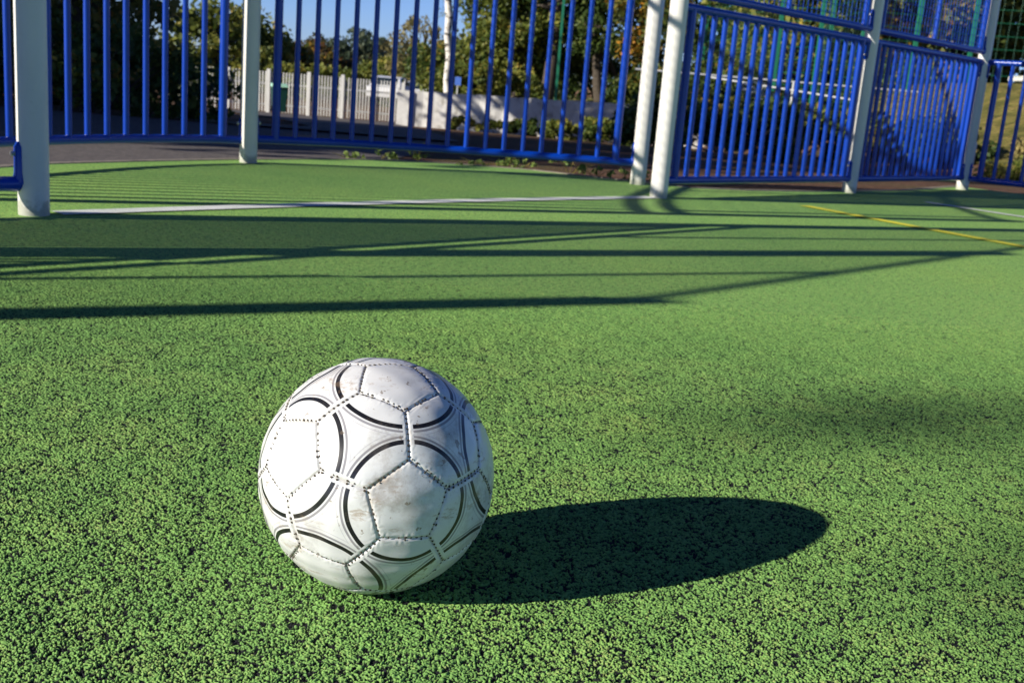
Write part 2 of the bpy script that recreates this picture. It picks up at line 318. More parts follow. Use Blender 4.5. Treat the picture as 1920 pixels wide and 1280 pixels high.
# ------------------------------------------------------------------ ball
PH = (1 + 5 ** .5) / 2
BC = np.array([-0.1181, 0.9893, 0.1110]); BR = 0.1118
RB = np.array([[-0.93033056, 0.19477966, 0.3107184], [-0.36409083, -0.59190227, -0.7190894], [0.04385094, -0.78212057, 0.62158226]])
def ball():
    ico = []
    for a, b in itertools.product((1, -1), (1, -1)): ico += [(0, a, b * PH), (a, b * PH, 0), (b * PH, 0, a)]
    ico = np.array(ico, float); ico /= np.linalg.norm(ico[0]); el = 2 / math.sqrt(1 + PH * PH)
    adj = lambda i, j: i != j and abs(np.linalg.norm(ico[i] - ico[j]) - el) < 1e-6
    tv = lambda i, j: ico[i] * 2 / 3 + ico[j] / 3
    hexc = [ico[i] + ico[j] + ico[k] for i, j, k in itertools.combinations(range(12), 3) if adj(i, j) and adj(j, k) and adj(i, k)]
    hexc = np.array(hexc); hexc /= np.linalg.norm(hexc, axis=1)[:, None]
    j0 = [j for j in range(12) if adj(0, j)][0]; vv = tv(0, j0); dp = ico[0] @ vv; dh = (hexc @ vv).max()
    nn = np.concatenate([ico / dp, hexc / dh])                     # 32 face planes
    n = 250; a = np.tan(np.linspace(-math.pi / 4, math.pi / 4, n)); A, B = np.meshgrid(a, a); V = []; F = []; off = 0
    for ax in range(3):
        for sg in (1, -1):
            q = np.zeros((n, n, 3)); q[..., ax] = sg; q[..., (ax + 1) % 3] = A * sg; q[..., (ax + 2) % 3] = B
            V.append(q.reshape(-1, 3)); idx = np.arange(n * n).reshape(n, n) + off; off += n * n
            F.append(np.stack([idx[:-1, :-1], idx[:-1, 1:], idx[1:, 1:], idx[1:, :-1]], -1).reshape(-1, 4))
    V = np.concatenate(V); F = np.concatenate(F); V /= np.linalg.norm(V, axis=1)[:, None]
    D = V @ nn.T; o = np.argsort(-D, axis=1)[:, :2]; r = np.arange(len(V))
    df = nn[o[:, 0]] - nn[o[:, 1]]; seam = np.abs((df * V).sum(1)) / np.linalg.norm(df, axis=1)
    ispent = o[:, 0] < 12
    DH = D[:, 12:]; oh = np.argsort(-DH, axis=1)[:, :2]; dfh = nn[12 + oh[:, 0]] - nn[12 + oh[:, 1]]
    hh = np.abs((dfh * V).sum(1)) / np.linalg.norm(dfh, axis=1)
    hh = np.where(ispent, 0.2, hh)
    th = np.degrees(np.arccos(np.clip((V @ ico.T).max(1), -1, 1)))
    dm = seam * BR * 1000                                          # mm to the nearest seam
    rr = BR - 0.0013 * np.exp(-(dm / 1.25) ** 2) - 0.0007 * np.exp(-dm / 5.0) 
    wob = 0.00018 * (np.sin(V @ np.array([21., 13, 9])) + np.sin(V @ np.array([-11., 25, 17]) + 1) + np.sin(V @ np.array([8., -19, 31]) + 2))
    wob += 0.00012 * np.exp(-((dm - 3.5) / 2.0) ** 2) * np.sin(V @ np.array([60., 45, -52]) + 3 * np.sin(V @ np.array([-30., 62, 21])))
    P = V * (rr + wob)[:, None] @ RB.T
    root = empty('soccer_ball', tuple(BC), 0, 'scuffed white football with black circles printed on its panels, lying on the green pitch', 'football')
    m = M('ball_cover', 0.34, 0.5)
    base = (0.72, 0.72, 0.715)
    tha = m.attr('theta'); hha = m.attr('hexgap'); sm = m.attr('seam')
    def band(lo, hi, sfw=0.10):
        x = m.math('MULTIPLY', m.math('MULTIPLY_ADD', tha, 1 / sfw, -lo / sfw), 1.0); a = m.n('Clamp'); m.l(x, a.inputs[0])
        y = m.math('MULTIPLY_ADD', tha, -1 / sfw, hi / sfw); b = m.n('Clamp'); m.l(y, b.inputs[0]); return m.math('MULTIPLY', a.outputs[0], b.outputs[0])
    clear = m.math('GREATER_THAN', hha, 4.6 / 109.5)
    c = m.mix(m.math('MULTIPLY', band(32.35, 32.85), m.math('MULTIPLY', clear, 0.9)), base, (0.56, 0.55, 0.57))
    c = m.mix(m.math('MULTIPLY', band(30.0, 31.15), clear), c, (0.30, 0.29, 0.31))
    c = m.mix(m.math('MULTIPLY', band(27.1, 29.3), clear), c, (0.012, 0.012, 0.015))
    p = m.pos(); d1 = m.noise(26, 5, 0.75, p); d2 = m.noise(9, 3, 0.5, p); d3 = m.noise(95, 4, 0.6, p)
    dirt = m.math('MULTIPLY', m.ramp(d1, [(0.50, (0, 0, 0)), (0.66, (1, 1, 1))]), m.ramp(d2, [(0.42, (0.10,) * 3), (0.56, (1, 1, 1))]))
    c = m.mix(m.math('MULTIPLY', dirt, 0.62), c, (0.30, 0.255, 0.21))
    sp = m.ramp(d3, [(0.655, (0, 0, 0)), (0.69, (1, 1, 1))]); c = m.mix(m.math('MULTIPLY', sp, 0.75), c, (0.22, 0.16, 0.11))
    ps = m.pos((1, 1, 3.2)); d4 = m.noise(30, 6, 0.8, ps); d5 = m.noise(7, 2, 0.5, ps)
    scf = m.math('MULTIPLY', m.ramp(d4, [(0.565, (0, 0, 0)), (0.65, (1, 1, 1))]), m.ramp(d5, [(0.40, (0, 0, 0)), (0.55, (1, 1, 1))])); c = m.mix(m.math('MULTIPLY', scf, 0.6), c, (0.33, 0.22, 0.13))
    c = m.mix(m.math('MULTIPLY', m.math('MULTIPLY', band(27.1, 29.3), clear), 0.55), c, (0.008, 0.008, 0.010))
    soil = m.ramp(d1, [(0.42, (0, 0, 0)), (0.62, (1, 1, 1))]); near_seam = m.ramp(sm, [(0.0, (1, 1, 1)), (0.016, (0.6,) * 3), (0.03, (0, 0, 0))])
    c = m.mix(m.math('MULTIPLY', m.math('MULTIPLY', soil, near_seam), 0.5), c, (0.42, 0.36, 0.28))
    c = m.mix(m.ramp(sm, [(0.0, (0.5,) * 3), (0.0045, (0, 0, 0))]), c, (0.10, 0.095, 0.08))
    m.color(c); m.b.inputs['Coat Weight'].default_value = 0.35; m.b.inputs['Coat Roughness'].default_value = 0.22
    m.l(m.math('MULTIPLY_ADD', d1, 0.35, 0.2), m.b.inputs['Roughness']); m.bump(d3, 0.12, 0.0006)
    me = npmesh('cover', P, F, m.m, (('theta', th), ('hexgap', hh), ('seam', seam)))
    link('cover', me, root)
    st = MB(); thr = M('stitch_thread', 0.8, 0.2); thr.color((0.075, 0.06, 0.045))
    es = []
    for i in range(12):
        ns = [j for j in range(12) if adj(i, j)]
        for j in ns:
            if j > i: es.append((tv(i, j), tv(j, i), True))
        for j in ns:
            for k in ns:
                if j < k and adj(j, k): es.append((tv(i, j), tv(i, k), False))
    rs = np.random.default_rng(3); sph = []
    for e0, e1, hx in es:
        e0 = e0 / np.linalg.norm(e0); e1 = e1 / np.linalg.norm(e1); nst = 9; dbl = rs.random() < 0.35; sd = 1 if rs.random() < 0.5 else -1
        for k in range(nst):
            c0 = e0 + (e1 - e0) * (k + 0.5) / nst; c0 /= np.linalg.norm(c0); tg = (e1 - e0) / np.linalg.norm(e1 - e0); tg = tg - c0 * (tg @ c0); tg /= np.linalg.norm(tg); sdv = np.cross(c0, tg)
            offs = (-1.35, 1.35) if dbl or rs.random() < 0.12 else (sd * 0.75,)
            if rs.random() < 0.07: continue
            for of in offs:
                q = c0 * (BR - (0.00105 if len(offs) == 1 else 0.0007)) + sdv * of / 1000 + tg * rs.normal() * 0.00045
                lx, ly = 0.0011 * rs.uniform(0.55, 1.35), 0.0011 * rs.uniform(0.8, 1.2); V2 = []
                for ring, zz in ((1.0, 0.0), (0.75, 0.35), (0.0, 0.5)):
                    for a in range(8):
                        t_ = a * math.pi / 4; V2.append((q + tg * lx * ring * math.cos(t_) + sdv * ly * ring * math.sin(t_) + c0 * zz * 0.0011) @ RB.T)
                F2 = [(a, (a + 1) % 8, 8 + (a + 1) % 8, 8 + a) for a in range(8)] + [(8 + a, 8 + (a + 1) % 8, 16 + (a + 1) % 8, 16 + a) for a in range(8)]
                st.add(V2, F2)
    st.build('stitching', thr.m, root)
ball()
# ------------------------------------------------------------------ fence kit
PR = 0.0435
def post(p, h, label, group='cream posts of the end fence', cat='post', name='fence_post'):
    o = empty(name, (p[0], p[1], 0), 0, label, cat, group)
    b = MB(); b.tube([(0, 0, -0.05), (0, 0, h)], PR, 32, False); b.build('shaft', CREAM.m, o)
    c = MB(); c.tube([(0, 0, h - 0.002), (0, 0, h + 0.004), (0, 0, h + 0.014), (0, 0, h + 0.018)], [PR + .001, PR + .003, PR * 0.7, 0.004], 24); c.build('cap', CREAM.m, o)
    return o
RAIL, BAR, UPR = 0.0205, 0.0137, 0.0205
def lug(root, p, d, z, up):
    """bolted lug that joins a rail end to its post; d = direction from rail to post (2D)"""
    d = np.array([d[0], d[1], 0.]); P = np.array([p[0], p[1], z]); zz = np.array([0, 0, 1.]) * up
    b = MB(); b.tube([P - d * 0.004, P + d * 0.006 + zz * 0.004, P + d * 0.010 + zz * 0.03, P + d * 0.010 + zz * 0.100, P + d * 0.010 + zz * 0.114], [0.020, 0.022, 0.020, 0.019, 0.012], 12)
    o = b.build('lug', BLUE.m, root)
    b = MB(); c = P + zz * 0.082 - d * 0.004; b.tube([c - d * 0.014, c - d * 0.004], 0.007, 8); b.build('bolt', STEEL.m, o)
def bar_panel(name, path, z0, z1, loc, rz, label, group, n=None, sp=0.1, e=0.115):
    """path: 2D polyline post centre to post centre, local"""
    P = [np.array(p, float) for p in path]; seg = [np.linalg.norm(b - a) for a, b in zip(P, P[1:])]; L = sum(seg); cum = np.concatenate([[0], np.cumsum(seg)])
    at = lambda s: np.array([np.interp(s, cum, [p[0] for p in P]), np.interp(s, cum, [p[1] for p in P])])
    root = empty(name, loc, rz, label, 'fence panel', group)
    s0, s1 = PR - 0.002, L - PR + 0.002; ss = np.linspace(s0, s1, 2 if len(P) == 2 else 25)
    for z, u in ((z0, 1), (z1, -1)):
        MB().tube([(*at(s), z) for s in ss], RAIL, 12).build('rail', BLUE.m, root)
        d0 = P[0] - P[1]; d0 /= np.linalg.norm(d0); d1 = P[-1] - P[-2]; d1 /= np.linalg.norm(d1)
        lug(root, at(s0), d0, z, u); lug(root, at(s1), d1, z, u)
    u0, u1 = e, L - e
    for s in (u0, u1): MB().tube([(*at(s), z0), (*at(s), z1)], UPR, 14, False).build('upright', BLUE.m, root)
    n = n or int(round((u1 - u0) / sp)); me = None
    for k in range(1, n):
        q = at(u0 + (u1 - u0) * k / n)
        if me is None: o = MB().tube([(0, 0, z0), (0, 0, z1)], BAR, 12, False).build('bar', BLUE.m, root); me = o.data
        else: o = link('bar', me, root)
        o.location = (q[0], q[1], 0)
    return root
def mesh_panel(L, z0, z1, loc, rz, label, group):
    root = empty('mesh_panel', loc, rz, label, 'fence panel', group)
    a, b = PR - 0.002, L - PR + 0.002
    for z, u in ((z0, 1), (z1, -1)):
        MB().tube([(a, 0, z), (b, 0, z)], RAIL, 12).build('rail', BLUE.m, root); lug(root, (a, 0), (-1, 0), z, u); lug(root, (b, 0), (1, 0), z, u)
    for x, r in ((0.115, UPR), (L - 0.115, UPR), (L / 2, 0.014)): MB().tube([(x, 0, z0), (x, 0, z1)], r, 12, False).build('upright', BLUE.m, root)
    m = MB()
    x = 0.14
    while x < L - 0.13:
        m.tube([(x, -0.0, z0 + 0.01), (x, -0.0, z1 - 0.01)], 0.0019, 5, False); x += 0.05
    z = z0 + 0.045
    while z < z1 - 0.03:
        m.tube([(0.1, 0.0046, z), (L - 0.1, 0.0046, z)], 0.0019, 5, False); z += 0.05
    m.build('wire_mesh', BLUE.m, root); return root
def curved_mesh(path, z0, z1, label, group):
    P = [np.array(p, float) for p in path]; seg = [np.linalg.norm(b - a) for a, b in zip(P, P[1:])]; L = sum(seg); cum = np.concatenate([[0], np.cumsum(seg)])
    at = lambda q: np.array([np.interp(q, cum, [p[0] for p in P]), np.interp(q, cum, [p[1] for p in P])]); root = empty('mesh_panel', (0, 0, 0), 0, label, 'fence panel', group)
    s0, s1 = PR - 0.002, L - PR + 0.002; ss = np.linspace(s0, s1, 25); d0 = P[0] - P[1]; d0 /= np.linalg.norm(d0); d1 = P[-1] - P[-2]; d1 /= np.linalg.norm(d1)
    for z, u in ((z0, 1), (z1, -1)): MB().tube([(*at(q), z) for q in ss], RAIL, 12).build('rail', BLUE.m, root); lug(root, at(s0), d0, z, u); lug(root, at(s1), d1, z, u)
    for q, r_ in ((0.13, UPR), (L - 0.13, UPR), (L / 2, 0.014)): MB().tube([(*at(q), z0), (*at(q), z1)], r_, 12, False).build('upright', BLUE.m, root)
    m = MB()
    for q in np.arange(0.16, L - 0.14, 0.05): m.tube([(*at(q), z0 + .01), (*at(q), z1 - .01)], 0.0019, 5, False)
    for z in np.arange(z0 + 0.045, z1 - 0.03, 0.05): m.tube([(*(at(q) + (0.0, 0.004)), z) for q in np.linspace(0.12, L - 0.12, 18)], 0.0019, 5, False)
    m.build('wire_mesh', BLUE.m, root); return root
RZ = math.atan2(U[1], U[0]); RZ0 = RZ
v3 = lambda p: (p[0], p[1], 0)
post(P1, 2.12, 'thick shaded cream goal post nearest the camera, at the left edge of the photo')
post(P4, 2.12, 'sunlit cream goal post standing at the right end of the white goal line')
post(P3, 2.12, 'sunlit cream post just behind and left of the right goal post')
post(P2, 2.12, 'narrow grey shaded post between the two blue railings behind the goal')
post(P5, 2.12, 'cream post between the two bar panels to the right of the goal')
post(P6, 2.12, 'cream corner post farthest right, where the two fences meet')
post(K1, 2.12, 'cream post of the end fence, first one left of the goal and outside the photo')
post(K2, 2.12, 'cream corner post farthest left, outside the photo')
post(Q1, 2.12, 'cream post where the curved railing ends, outside the photo')
post(P7, 2.12, 'cream post of the side fence, outside the photo to the right')
GB = 'blue bar panels of the fence'
bp = bar_panel('bar_panel', [(0, 0), (1.99, 0)], 0.085, 0.915, v3(P4), RZ, 'low blue bar panel between the right goal post and the next cream post', GB)
dup(bp, v3(P5), RZ, 'low blue bar panel under the mesh at the right, ending at the corner post').scale.x = 0.884
dup(bp, v3(K1), RZ, 'low blue bar panel joining the nearest goal post at the left edge').scale = (2.13 / 1.99, 1, 1.07)
dup(bp, v3(K2), RZ, 'low blue bar panel farthest left, outside the photo').scale = (2.23 / 1.99, 1, 1.07)
dup(bp, v3(P6), math.atan2(N[1], N[0]), 'low blue bar panel past the corner at far right, no mesh above it')
GM = 'blue wire mesh panels above the bar panels'
mp = mesh_panel(1.99, 0.985, 2.045, v3(P4), RZ, 'blue wire mesh panel above the bars, beside the right goal post', GM)
dup(mp, v3(P5), RZ, 'blue wire mesh panel above the bars, ending at the far right corner post').scale.x = 0.884
dup(mp, (*K1, 0.165), RZ, 'blue wire mesh panel left of the goal, outside the photo').scale = (2.13 / 1.99, 1, 0.93)
dup(mp, (*K2, 0.165), RZ, 'blue wire mesh panel farthest left, outside the photo').scale = (2.23 / 1.99, 1, 0.93)
GR = 'curved blue railings round the goal bay'
bar_panel('bar_panel', [Q1, (-2.195, 3.40), (-2.19, 3.62), (-2.16, 3.88), (-2.10, 4.14), (-2.036, 4.373), (-1.976, 4.591), (-1.903, 4.805), (-1.813, 5.012), (-1.706, 5.211), (-1.584, 5.401), (-1.516, 5.491), P2], 0.110, 1.195, (0, 0, 0), 0, 'curved blue railing with bright bars before the dark trees, left part', GR, sp=0.113, e=0.13)
bar_panel('bar_panel', [P2, (-0.97, 5.84), (-0.50, 6.02), (0.02, 6.12), P3], 0.118, 1.195, (0, 0, 0), 0, 'curved blue railing of mostly shaded bars straight behind the goal', GR, n=18, e=0.14)
curved_mesh([Q1, (-2.195, 3.40), (-2.19, 3.62), (-2.16, 3.88), (-2.10, 4.14), (-2.036, 4.373), (-1.976, 4.591), (-1.903, 4.805), (-1.813, 5.012), (-1.706, 5.211), (-1.584, 5.401), (-1.516, 5.491), P2], 1.27, 2.08, 'curved blue mesh panel over the left bay railing, just above the photo', GM)
curved_mesh([P2, (-0.97, 5.84), (-0.50, 6.02), (0.02, 6.12), P3], 1.27, 2.08, 'curved blue mesh panel over the railing behind the goal, just above the photo', GM)
def crossbar():
    o = empty('crossbar', (*P1, 0), RZ, 'cream crossbar joining the tops of the two goal posts, above the photo', 'crossbar')
    Lg = np.linalg.norm(P4 - P1); MB().tube([(0.05, 0, 1.9), (Lg - 0.05, 0, 1.9)], 0.04, 20).build('beam', CREAM.m, o)
crossbar()
# ------------------------------------------------------------------ vegetation
def leaves(C, R, n, size, flat=0.0, seed=0, aspect=0.6):
    """n leaf quads in each gaussian clump C with radius R"""
    r = np.random.default_rng(seed); C = np.asarray(C, float); k = len(C); R = np.broadcast_to(np.asarray(R, float), (k,))
    ci = np.repeat(np.arange(k), n); N_ = len(ci); d = r.normal(size=(N_, 3)); d /= np.linalg.norm(d, axis=1)[:, None]
    rad = R[ci] * r.random(N_) ** 0.45; P = C[ci] + d * rad[:, None] * np.array([1, 1, 0.75])
    a = r.normal(size=(N_, 3)); a /= np.linalg.norm(a, axis=1)[:, None]; b = np.cross(a, r.normal(size=(N_, 3))); b /= np.linalg.norm(b, axis=1)[:, None]
    s = size * r.uniform(0.55, 1.35, N_)[:, None]; a = a * s; b = b * s * aspect
    V = np.stack([P - a * 0.5, P + b * 0.5, P + a * 0.5, P - b * 0.5], 1).reshape(-1, 3)
    ct = r.random(k); tint = np.clip(0.55 * ct[ci] + 0.45 * r.random(N_) + 0.12 * d[:, 2], 0, 1)
    return V, np.arange(N_ * 4).reshape(-1, 4), np.repeat(tint, 4)
def limb_path(a, b, bend, r, k=6):
    t = np.linspace(0, 1, k)[:, None]; off = r.normal(size=3) * bend; off[2] = abs(off[2])
    return a + (b - a) * t + off * (4 * t * (1 - t)) * 0.5 + r.normal(size=(k, 3)) * bend * 0.08 * t
def tree(name, x, y, z0, h, crown_c, crown_r, mat, label, nclump=60, nleaf=110, leaf=0.16, trunk_r=0.16, group=None, bark=None, seed=1, clump_r=0.55, keep=None, limbs=9, cat='tree'):
    r = np.random.default_rng(seed); root = empty(name, (x, y, z0), 0, label, cat, group); bark = bark or BARK.m
    C = []; cr = np.array(crown_r, float); cc = np.array(crown_c, float) - np.array([x, y, z0])
    while len(C) < nclump:
        d = r.normal(size=3); d /= np.linalg.norm(d); q = cc + d * cr * r.random() ** 0.4
        if q[2] < 0.1: continue
        if keep and not keep(q + np.array([x, y, z0])): continue
        C.append(q)
    C = np.array(C); tb = MB(); top = cc + np.array([0, 0, cr[2] * 0.6]); P = limb_path(np.array([0, 0, -0.1]), top, trunk_r * 2, r, 9)
    tb.tube(P, np.linspace(trunk_r, trunk_r * 0.25, 9), 10); tb.build('trunk', bark, root)
    lb = MB()
    for q in C[:: max(1, len(C) // (limbs * 3))]:
        i = min(7, max(1, int(np.argmin(np.linalg.norm(P - (q * 0.35 + P[4] * 0.65), axis=1)))))
        lb.tube(limb_path(P[i], q, trunk_r * 1.6, r), np.linspace(trunk_r * 0.38, trunk_r * 0.06, 6), 6)
    lb.build('limbs', bark, root)
    V, F, T = leaves(C, clump_r * r.uniform(0.6, 1.3, len(C)), nleaf, leaf, seed=seed + 5)
    link('crown', npmesh('crown', V, F, mat.m, (('tint', T),), smooth=False), root)
    return root
def bush(name, x, y, w_, d_, h, mat, label, n=22, nleaf=120, leaf=0.08, group=None, seed=1, z=None, rz=0.0, cat='bush'):
    r = np.random.default_rng(seed); z = float(hill(x, y)) if z is None else z; root = empty(name, (x, y, z), rz, label, cat, group)
    C = np.stack([r.uniform(-w_ / 2, w_ / 2, n), r.uniform(-d_ / 2, d_ / 2, n), h * r.random(n) ** 0.7 * 0.85], -1); C[:, 2] *= 1 - 0.5 * (np.abs(C[:, 0]) / (w_ / 2)) ** 3
    st = MB()
    for q in C[::2]: st.tube(limb_path(np.array([q[0] * 0.4, q[1] * 0.4, -0.05]), q, 0.05, r, 4), [0.014, 0.011, 0.008, 0.004], 5)
    st.build('stems', BARK.m, root)
    V, F, T = leaves(C, 0.28 * max(0.5, h), nleaf, leaf, seed=seed + 2); link('leaves', npmesh('leaves', V, F, mat.m, (('tint', T),), smooth=False), root); return root
px = lambda u, y: (u - 960) / FPX * y * 1.0            # photo column -> x at distance y (layout aid)
hz = lambda x, y: float(hill(x, y))
# dark trees left of the bay
tree('tree', -6.2, 14.5, hz(-6.2, 14.5), 7, (-5.6, 13.6, 3.0), (3.5, 2.2, 3.0), LF_LEFT, 'dark tree with russet leaves overhanging the railing, left of the strip of sky', 100, 80, 0.15, 0.15, seed=3, clump_r=0.42, keep=lambda p: (p[0] / p[1] < -0.33 or p[2] > 1.15 + 1.2 * max(0, p[0] / p[1] + 0.27)) and p[0] / p[1] < -0.175)
tree('tree', -7.6, 11.2, hz(0, 11.2), 6, (-6.0, 10.8, 2.2), (2.7, 1.5, 2.5), LF_LEFT, 'dark shaded tree filling the left edge behind the nearest goal post', 80, 100, 0.12, 0.16, seed=4, clump_r=0.5)
tree('tree', -4.2, 10.6, hz(0, 10.6), 5, (-4.25, 10.3, 1.55), (0.95, 0.9, 1.65), LF_LEFT, 'slim dark tree behind the sunlit bars, left of the picket fence', 50, 110, 0.085, 0.07, seed=5, clump_r=0.36)
bush('bush', -4.2, 9.6, 3.0, 0.9, 0.8, LF_DARK, 'dark low bush under the trees behind the left railing', 34, 150, 0.07, seed=6)
bush('bush', -3.35, 10.2, 1.1, 0.7, 0.45, LF_DARK, 'small dark bush beside the path at the foot of the slim tree', 16, 120, 0.06, seed=7)
# trees outside the frame whose shade falls behind the pitch
for i, (x, y, hh_, rr_) in enumerate([(-11.4, 4.4, 7.5, 3.0), (-14.4, 8.0, 9, 3.6), (-15.5, 12.6, 9, 3.6), (-23, 12, 9, 3.6)]):
    tree('tree', x, y, 0, hh_, (x, y, hh_ * 0.58), (rr_, rr_, hh_ * 0.42), LF_MID, ['broad tree outside the photo to the left, nearest the pitch', 'broad tree outside the photo to the left, second from the pitch', 'broad tree outside the photo to the left, by the lane', 'tall tree outside the photo to the left, farthest away'][i], 90, 90, 0.34, 0.2, 'trees beyond the left edge', seed=20 + i, clump_r=0.95)
tree('tree', -14.0, 26.0, -0.7, 8, (-9.6, 27, 5.4), (5.6, 4.5, 2.5), LF_MID, 'wide loose tree left of the lane, its crown above the photo', 48, 30, 0.24, 0.25, seed=29, clump_r=0.75)
bush('hedge', -6.9, 13.6, 4.2, 1.0, 1.5, LF_DARK, 'tall dark hedge behind the trees at the left edge', 90, 170, 0.12, seed=28, cat='hedge')
# ---- far fence of pale pickets, bin, cars
FY = 49.0; FZ = -1.52
def picket():
    root = empty('picket_fence', (-11.0, FY, FZ + 0.0), 0, 'pale fence of upright pickets across the end of the lane', 'fence')
    xs = [px(c, FY) + 11.0 for c in (330, 403, 477, 551, 613, 672, 724)]; b = MB(); x = xs[0]
    while x < xs[-1]:
        b.box((x, 0, 0.90), (0.045, 0.03, 1.72)); x += 0.13
    b.build('pickets', WHITEP.m, root, smooth=False)
    b = MB()
    for z in (0.35, 1.25): b.box(((xs[0] + xs[-1]) / 2, 0.05, z), (xs[-1] - xs[0], 0.05, 0.08))
    b.build('rails', WHITEP.m, root, smooth=False)
    for x in xs: MB().box((x, -0.03, 0.92), (0.15, 0.12, 1.90)).build('post', WHITEP.m, root, smooth=False)
picket()
def bin_(x, y, z):
    root = empty('wheelie_bin', (x, y, z), 0.3, 'dark green wheeled bin with a pale lid standing in front of the picket fence', 'bin')
    dk = simple_noise('bin_plastic', [(0.3, (0.01, 0.05, 0.04)), (0.7, (0.015, 0.08, 0.06))], 3, 0.5).m; lt = M('bin_lid', 0.5).color((0.35, 0.62, 0.45)).m
    b = MB(); v = [(-.24, -.25, 0), (.24, -.25, 0), (.24, .2, 0), (-.24, .2, 0), (-.3, -.36, .95), (.3, -.36, .95), (.3, .34, .95), (-.3, .34, .95)]
    b.add(v, [(3, 2, 1, 0), (0, 1, 5, 4), (1, 2, 6, 5), (2, 3, 7, 6), (3, 0, 4, 7), (4, 5, 6, 7)]).build('body', dk, root, smooth=False)
    b = MB(); v = [(-.32, -.40, .953), (.32, -.40, .953), (.32, .40, .953), (-.32, .40, .953), (-.28, -.34, 1.03), (.28, -.34, 1.03), (.30, .38, 1.09), (-.30, .38, 1.09)]
    b.add(v, [(3, 2, 1, 0), (0, 1, 5, 4), (1, 2, 6, 5), (2, 3, 7, 6), (3, 0, 4, 7), (4, 5, 6, 7)]).build('lid', lt, root, smooth=False)
    for s in (-1, 1): MB().tube([(s * 0.25, 0.26, 0.1), (s * 0.31, 0.26, 0.1)], 0.1, 14).build('wheel', M('tyre', 0.8).color((0.02, 0.02, 0.02)).m, root)
    MB().tube([(-.26, .43, 1.0), (.26, .43, 1.0)], 0.02, 8).build('handle', dk, root)
bin_(px(497, 44), 44, -1.25)
def car(x, y, z, rz, label, col):
    root = empty('parked_car', (x, y, z), rz, label, 'car', 'cars parked beyond the fences')
    body = M('car_paint', 0.25).color(col).m; gl = M('car_glass', 0.08).color((0.02, 0.03, 0.04)).m
    prof = [(-2.05, .35), (-2.1, .62), (-1.95, .86), (-1.3, .95), (-0.75, 1.36), (0.2, 1.46), (1.2, 1.40), (1.75, 1.0), (2.05, .92), (2.1, .4)]
    V = [(a, s * (0.84 if c < 1.0 else 0.68), c) for s in (-1, 1) for a, c in prof]; n = len(prof)
    MB().add(V, [tuple(range(n)), tuple(range(2 * n - 1, n - 1, -1))] + [(i, n + i, n + (i + 1) % n, (i + 1) % n) for i in range(n)]).build('body', body, root, smooth=False)
    for s in (-1, 1):
        MB().add([(-1.1, s * .825, .97), (1.5, s * .825, 1.02), (1.1, s * .70, 1.34), (-.65, s * .70, 1.33)], [(0, 1, 2, 3)]).build('side_window', gl, root, smooth=False)
        for wx in (-1.3, 1.3): 
            tw = MB().tube([(wx, s * .68, .32), (wx, s * .87, .32)], .32, 20).build('wheel', M('tyre', 0.85).color((0.015, 0.015, 0.015)).m, root)
            MB().tube([(wx, s * .86, .32), (wx, s * .885, .32)], .19, 14).build('rim', M('rim', 0.3, 0.5, 0.9).color((0.5, 0.5, 0.52)).m, tw)
    MB().add([(-1.27, -.64, .985), (-1.27, .64, .985), (-.77, .60, 1.36), (-.77, -.60, 1.36)], [(0, 1, 2, 3)]).build('windscreen', gl, root, smooth=False)
car(px(699, 62), 62, -1.02, 1.50, 'white car whose roof shows above the right end of the picket fence', (0.75, 0.75, 0.74))
car(px(757, 66), 66, -1.15, 1.35, 'white car roof just above the left end of the white wall', (0.78, 0.78, 0.78))
# ---- whitewashed retaining wall with raised ground behind
WY = 33.0
def wall():
    x0, x1 = px(741, WY), px(1352, WY); L = x1 - x0; nseg = 60; V = []; r = np.random.default_rng(5)
    root = empty('garden_wall', (x0, WY, 0), 0.012, 'long low whitewashed wall with tree shade on it, behind the goal railing', 'wall')
    xs = np.linspace(0, L, nseg); b = MB(); F = []
    for x in xs:
        j = 0.03 * r.normal(); zt = 0.09 + 0.20 * x / L + 0.025 * r.normal() * 0.5
        V += [(x, 0 + j * .4, -1.5), (x, 0.02 + j * .4, zt), (x, 0.32, zt), (x, 0.32, -1.5)]
    for i in range(nseg - 1):
        a = 4 * i; F += [(a, a + 4, a + 5, a + 1), (a + 1, a + 5, a + 6, a + 2), (a + 2, a + 6, a + 7, a + 3)]
    F += [(0, 1, 2, 3), (4 * nseg - 4, 4 * nseg - 1, 4 * nseg - 2, 4 * nseg - 3)]
    b.add(V, F).build('masonry', WALLM.m, root, smooth=False)
    MB().box((-0.22, 0.15, -0.62), (0.42, 0.44, 1.42)).build('end_pier', WALLM.m, root, smooth=False)
wall()
bx = np.linspace(px(741, WY) + 0.05, 12, 40)[None, :]; by = np.linspace(WY + 0.33, WY + 60, 24)[:, None]
Xb = bx + 0 * by; Yb = by + 0 * bx; Zb = 0.0 + 0.05 * np.sin(Xb * 1.1) * np.sin(Yb * 0.7) + 0 * Xb; ib = np.arange(Xb.size).reshape(Xb.shape)
structure(link('terrace', npmesh('terrace', np.stack([Xb, Yb, Zb], -1).reshape(-1, 3), np.stack([ib[:-1, :-1], ib[:-1, 1:], ib[1:, 1:], ib[1:, :-1]], -1).reshape(-1, 4), GRASS.m)))
# low shrubs before the wall
for i, (u, y, w_, h, mt) in enumerate([(905, 31, 3.2, 0.42, LF_MID), (1000, 30.5, 2.6, 0.5, LF_DARK), (1080, 27, 2.2, 0.62, LF_MID), (1150, 25, 1.9, 0.66, LF_DARK)]):
    bush('bush', px(u, y), y, w_, 1.2, h, mt, ['flat green ground cover at the foot of the white wall, leftmost clump', 'dark green clump against the white wall, second from the left', 'bright green clump in front of the white wall, third from the left', 'dark clump in front of the white wall beside the double posts'][i], 26, 130, 0.12, 'clumps of green along the white wall', seed=30 + i)
